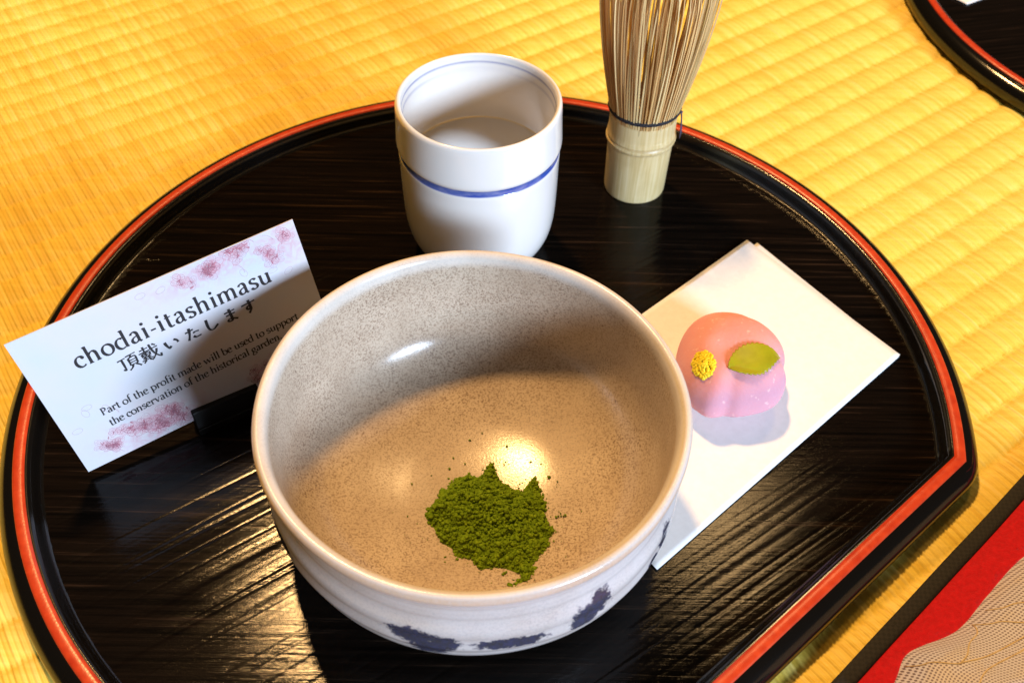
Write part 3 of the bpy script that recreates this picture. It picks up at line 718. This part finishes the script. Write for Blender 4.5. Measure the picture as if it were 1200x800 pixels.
def strip(pts, wfun, ox, oy, sc, z, V, F):
    P = [np.array(p, float) for p in pts]; Q = [P[0]]
    for p in P[1:]:
        if np.linalg.norm(p-Q[-1]) > 1e-4: Q.append(p)
    P = Q; n_ = len(P); k = len(V)
    for i in range(n_):
        d = P[min(i+1, n_-1)]-P[max(i-1, 0)]; d = d/(np.linalg.norm(d)+1e-9); nn = np.array([-d[1], d[0]]); w_ = wfun(d, i/(n_-1) if n_ > 1 else 0)/2
        for sgn in (1, -1):
            q = P[i]+nn*w_*sgn; V.append((ox+q[0]*sc, oy+q[1]*sc, z))
    for i in range(n_-1): F.append((k+2*i, k+2*i+1, k+2*i+3, k+2*i+2))
def text_mesh(txt, u0, v0, width, xh, bold=1.0, slope=0.0, z=.006):
    tot = sum(GL[c][0] for c in txt); gap = (width-tot*xh)/len(txt); kx = 1.0; V, F = [], []; x = u0
    for ci, c in enumerate(txt):
        adv, st = GL[c]
        V0 = len(V); y = v0+slope*(x-u0)
        for si_, s in enumerate(st):
            zz = z+.0004*(si_ % 5)
            if isinstance(s, tuple) and s[0] == 'd':
                k = len(V); V.extend([(x+(s[1][0]+.115*bold*math.cos(a_))*xh, y+(s[1][1]+.115*bold*math.sin(a_))*xh, zz) for a_ in np.linspace(0, 2*math.pi, 12, endpoint=False)]); F.append(tuple(range(k, k+12)))
            elif isinstance(s, tuple):
                wd = .075 if s[0] == 's' else .12
                strip(s[1], lambda d, q: wd*bold, x, y, xh, zz, V, F)
            else:
                strip(s, lambda d, q: (.085+.125*abs(d[1]*.92-d[0]*.25)**1.3)*bold, x, y, xh, zz, V, F)
        for i in range(V0, len(V)): V[i] = (x+(V[i][0]-x)*kx, V[i][1], V[i][2])
        x += adv*xh+gap
    return V, F
mesh('lettering', *text_mesh('chodai-itashimasu', 1.36, 3.86, 6.50, .41, 1.2), M_ink, card, smooth=False)
mesh('lettering', *text_mesh('Part of the profit made will be used to support', 1.27, 1.85, 6.90, .188, 1.3, .027), M_ink, card, smooth=False)
mesh('lettering', *text_mesh('the conservation of the historical garden.', 1.33, 1.33, 6.08, .188, 1.3, .041), M_ink, card, smooth=False)
# brush characters, box 0..10 with y down
KJ = [
 ([[(.2, 2.2), (2, 1.9), (4.3, 1.7)], [(2.4, 2), (2.5, 6), (2.4, 8.9), (1.3, 8.0)], [(4.6, 1.3), (7, 1), (9.8, .8)], [(7.2, 1), (6.6, 2.6)], [(5.4, 2.8), (5.4, 7.3)], [(5.4, 2.8), (9, 2.6), (9, 7.2)], [(5.4, 4.3), (8.8, 4.2)], [(5.4, 5.7), (8.8, 5.6)], [(5.4, 7.2), (9, 7.1)], [(6.4, 7.4), (5.6, 8.8), (4.0, 9.9)], [(7.9, 7.4), (9.0, 8.4), (10, 9.7)]], 2.42),
 ([[(.8, 1.9), (5.2, 1.6)], [(3, .2), (3, 3.3)], [(.0, 3.6), (5, 3.3), (9.8, 2.9)], [(6.2, .2), (6.6, 4), (7.6, 7.3), (9.7, 9.7), (10, 7.9)], [(9, 4.2), (7.8, 7), (5.6, 9.4)], [(7.7, .7), (9.1, 2)], [(1.2, 4.4), (1.2, 6.3)], [(1.2, 4.4), (5.1, 4.2), (5, 6.2)], [(1.2, 5.3), (5, 5.2)], [(3.1, 4.3), (3.1, 6.2)], [(1.2, 6.3), (5, 6.2)], [(2.2, 6.4), (2.2, 8.2)], [(4.1, 6.4), (4.1, 8.2)], [(.9, 7.3), (5.3, 7.1)], [(.1, 8.4), (6, 8.1)], [(2.2, 8.6), (.6, 9.9)], [(3.9, 8.6), (5.5, 9.8)]], 3.10),
 ([[(1.6, 2.8), (1.9, 5), (3.0, 7.8), (4.2, 6.6)], [(6.8, 3.1), (8.3, 4.4), (8.7, 6.0)]], 3.86),
 ([[(1.2, 3.2), (3.5, 3.1), (6.2, 2.6)], [(4.1, 1), (3.4, 5), (1.8, 9)], [(5.4, 5), (7, 4.7), (9, 4.9)], [(5.0, 7.2), (6.4, 8.5), (9.4, 8.2)]], 4.56),
 ([[(3.2, .8), (2.9, 5), (3.4, 8), (5.5, 8.8), (8.8, 6.6)]], 5.20),
 ([[(1.8, 2.6), (8.2, 2.2)], [(2.2, 4.7), (7.8, 4.3)], [(5, .6), (5.2, 7.8), (4, 9), (2.5, 8.3), (3.5, 7.3), (5.5, 7.6), (8.4, 9.1)]], 5.88),
 ([[(.8, 3.0), (5, 2.7), (9.2, 2.4)], [(5.6, .6), (5.8, 5.5), (4.6, 6.9), (3.5, 5.8), (4.6, 4.5), (5.8, 5.2), (5.9, 7), (4.0, 9.6)]], 6.52)]
V, F = [], []
for ki, (st, u0) in enumerate(KJ):
    sc = (.063 if ki < 2 else .056); base_v = 2.99+.02*ki*.6
    for si_, s in enumerate(st):
        P = spline([(x, 10-y) for x, y in s], 6) if len(s) > 2 else np.array([((1-q)*np.array((s[0][0], 10-s[0][1]))+q*np.array((s[1][0], 10-s[1][1]))) for q in np.linspace(0, 1, 6)])
        wk_ = (.95 if ki < 2 else 1.35)
        strip([tuple(p) for p in P], lambda d, q: wk_*(.72+.55*abs(d[1]))*(.75+.5*abs(q-.45)+.15*math.sin(6*q)), u0, base_v, sc, .006+.0004*(si_ % 6), V, F)
mesh('lettering', V, F, M_ink, card, smooth=False)
# cherry blossom print
pr = random.Random(21)
sets = [([], []) for _ in M_pinks]; lay = [0]
def petal(mi, u, v, ln, wd, ang):
    V, F = sets[mi]; k = len(V); z = .0015+.00025*(lay[0] % 16); lay[0] += 1
    for q in range(12):
        t = 2*math.pi*q/12; x = ln*(.5+.5*math.cos(t)); y = wd*.5*math.sin(t)*(.6+.4*math.cos(t)*.6)
        if q == 0: x *= .86
        uu_, vv_ = u+x*math.cos(ang)-y*math.sin(ang), v+x*math.sin(ang)+y*math.cos(ang)
        V.append((min(max(uu_, .03), W-.03), min(max(vv_, .03), Hc-.03), z))
    F.append(tuple(range(k, k+12)))
def petal_line(mi, u, v, ln, wd, ang, th=.018):
    V, F = sets[mi]; P = []
    for q in range(15):
        t = 2*math.pi*q/14; x = ln*(.5+.5*math.cos(t)); y = wd*.5*math.sin(t)
        P.append((min(max(u+x*math.cos(ang)-y*math.sin(ang), .04), W-.04), min(max(v+x*math.sin(ang)+y*math.cos(ang), .04), Hc-.04)))
    strip(P, lambda d, q: th, 0, 0, 1, .0056, V, F)
def flower(u, v, r, deep):
    a0 = pr.uniform(0, 6.3); sq = pr.uniform(.55, 1)
    for k in range(5):
        a = a0+k*2*math.pi/5+pr.uniform(-.15, .15)
        petal(0, u, v, r*pr.uniform(.8, 1.1)*(sq if k % 2 else 1), r*.85, a)
        petal_line(3 if pr.random() < .6 else 1, u, v, r*pr.uniform(.8, 1.1)*(sq if k % 2 else 1), r*.8, a)
    for k in range(4 if deep else 2): petal(1 if pr.random() < .7 else 2, u, v, r*.42, r*.22, pr.uniform(0, 6.3))
def twig(u, v, ln, ang):
    V, F = sets[3]; P = [(u+ln*t*math.cos(ang+.5*t), v+ln*t*math.sin(ang+.5*t)) for t in np.linspace(0, 1, 6)]
    strip([(min(max(a_, .04), W-.04), min(max(b_, .04), Hc-.04)) for a_, b_ in P], lambda d, q: .035*(1-.4*q), 0, 0, 1, .0058, V, F)
def scatter(n_, fu, deep=.5):
    for _ in range(n_):
        u, v = fu(); flower(u, v, pr.uniform(.20, .36), pr.random() < deep)
        if pr.random() < .55: petal(2, u+pr.uniform(-.2, .2), v+pr.uniform(-.15, .15), pr.uniform(.10, .2), pr.uniform(.06, .12), pr.uniform(0, 6.3))
        if pr.random() < .5: twig(u, v, pr.uniform(.2, .5), pr.uniform(0, 6.3))
scatter(17, lambda: (lambda u: (u, pr.uniform(.15, .70+.35*math.exp(-((u-2.9)/.8)**2))))(pr.uniform(1.9, 3.6)), .7)
scatter(9, lambda: (pr.uniform(.5, 2.0), pr.uniform(.15, 1.15)), .35)
scatter(7, lambda: (pr.uniform(6.0, 7.8), pr.uniform(.15, .95)), .6)
scatter(15, lambda: (lambda u: (u, 5.28-.40*math.exp(-((u-5.6)/.45)**2)+pr.uniform(-.12, .28)))(pr.uniform(4.9, 7.5)), .6)
scatter(7, lambda: (pr.uniform(7.7, 8.9), pr.uniform(4.5, 5.5)), .45)
for u, v in [(8.1, 4.25), (8.55, 4.05), (7.0, 4.75), (.9, 2.05), (1.5, 1.9), (.55, 1.7), (1.15, 2.4), (4.4, 5.2), (4.1, 5.35)]: petal_line(3, u, v, .32, .2, pr.uniform(0, 6.3))
for u, v in [(7.7, 5.5), (8.3, 5.3), (7.1, 4.6), (1.75, 1.7)]: twig(u, v, .4, pr.uniform(.8, 2))
V, F = merge(sets); bp_ = mesh('blossom_print', V, F, M_pinks[0], card, smooth=False); tag(bp_, kind='stuff')
for m_ in M_pinks[1:]: bp_.data.materials.append(m_)
bp_.data.polygons.foreach_set('material_index', [k_ for k_, (v_, f_) in enumerate(sets) for _ in f_])

# holder: two upright lips on a foot, the card held in the slot
def cpos(u, d, z):                                   # point beside the card foot: along u, d in front of the card
    p = bl_+ce*u; f = Vector((math.sin(a), -math.cos(a), 0)); p = Vector((p.x, p.y, 0))+f*d
    return Vector((p.x, p.y, z))
hu0, hu1 = 3.66, 5.98
hld = empty('card_holder', cpos((hu0+hu1)/2, 0, 0), 'small matt black block holder gripping the lower edge of the printed card', 'card holder', a)
def hold_block(name, d0, d1, z0, z1, lean):
    w_ = (hu1-hu0)/2; sh = math.tan(lean)
    V = [(x, y+sh*z, z) for z in (z0, z1) for y in (-d1, -d0) for x in (-w_, w_)]
    o = mesh(name, V, [(0, 2, 3, 1), (4, 5, 7, 6), (0, 1, 5, 4), (2, 6, 7, 3), (0, 4, 6, 2), (1, 3, 7, 5)], M_hold, hld, smooth=False)
    b = o.modifiers.new('bevel', 'BEVEL'); b.width = .035*S; b.segments = 2
    return o
hold_block('foot', -.9, .30, .012, .30, 0)
hold_block('front_lip', .045, .30, .30, 1.02, t); hold_block('back_lip', -.34, -.06, .30, .95, t)

# ------------------------------------------------------------------ sheer garment at the carpet's edge
gpix = [(1040, 850), (1060, 800), (1075, 770), (1130, 745), (1165, 705), (1200, 665), (1245, 630), (1300, 590)]
gp = np.array([at(x, y, TZ+.45)[:2] for x, y in gpix]); gl_ = spline(gp, 12)
inw = np.array([.62, -.78])
ns, nt = len(gl_), 70; tt = np.concatenate([[0], np.linspace(.05, 9, nt-1)])
V = np.zeros((ns, nt, 3))
for i, p in enumerate(gl_):
    for j, q in enumerate(tt):
        b = p+inw*q
        hgt = 1.25*(1-math.exp(-q/.5))+.30*q+.030*max(0, q-2)**2*(1-.05*max(0, q-2))+.18*noise.noise((b[0]*.8, b[1]*.8, 2))*min(1, q)+.10*math.sin(q*3.2+i*.05)*min(1, q)  # height past the hem raised to block low window light on the tatami
        V[i, j] = (b[0]-.25*math.exp(-q/.3)*inw[0], b[1]-.25*math.exp(-q/.3)*inw[1], TZ+.36+hgt)
go = empty('sheer_garment', (*gl_[40], TZ+.35), 'sheer beige net garment with gold thread lines draped at the red carpet', 'garment')
g0 = np.array([*gl_[40], TZ+.35])
gb, used = grid_mesh('net_cloth', V-g0, M_net, go)
uvl = gb.data.uv_layers.new(name='UVMap')
ii, jj = np.meshgrid(np.arange(ns), np.arange(nt), indexing='ij')
al = np.concatenate([[0], np.cumsum(np.linalg.norm(np.diff(gl_, axis=0), axis=1))])
uvv = np.stack([al[ii]+.2*jj*0, tt[jj]*1.1], -1).reshape(-1, 2)
uvr = np.stack([uvv[:, 0]*.8-uvv[:, 1]*.6, uvv[:, 0]*.6+uvv[:, 1]*.8], 1)
li_ = np.empty(len(gb.data.loops), np.int32); gb.data.loops.foreach_get('vertex_index', li_)
uvl.data.foreach_set('uv', uvr[li_].astype(np.float32).ravel())
from mathutils import kdtree
def gpoint(s, q):
    fi = min(max(s, 0), .999)*(ns-1); i = int(fi); fi -= i
    j = max(0, min(int(np.searchsorted(tt, q))-1, nt-2)); fj = min(max((q-tt[j])/(tt[j+1]-tt[j]), 0), 1)
    p = (V[i, j]*(1-fi)+V[i+1, j]*fi)*(1-fj)+(V[i, j+1]*(1-fi)+V[i+1, j+1]*fi)*fj-g0
    return Vector(p)+Vector((-.005, -.01, .012))
parts = []
for (s0, q0_), (s1, q1_) in [((.20, .05), (.30, .9)), ((.30, .9), (.46, .1)), ((.30, .9), (.55, 1.2)), ((.46, .1), (.52, .95)), ((.52, .12), (.60, .95)), ((.52, .95), (.75, 1.1)), ((.60, .95), (.72, .3)), ((.72, .3), (.85, 1.3)), ((.2, 1.6), (.5, 1.2)), ((.5, 1.2), (.62, 2.4)), ((.62, 2.4), (.85, 1.4)), ((.1, .6), (.3, 2.6))]:
    pl = [gpoint(s0+(s1-s0)*t_, q0_+(q1_-q0_)*t_+.05*math.sin(9*t_)) for t_ in np.linspace(0, 1, 16)]
    parts.append(tube(pl, .022, 5))
mesh('gold_thread', *merge(parts), M_gold, go)
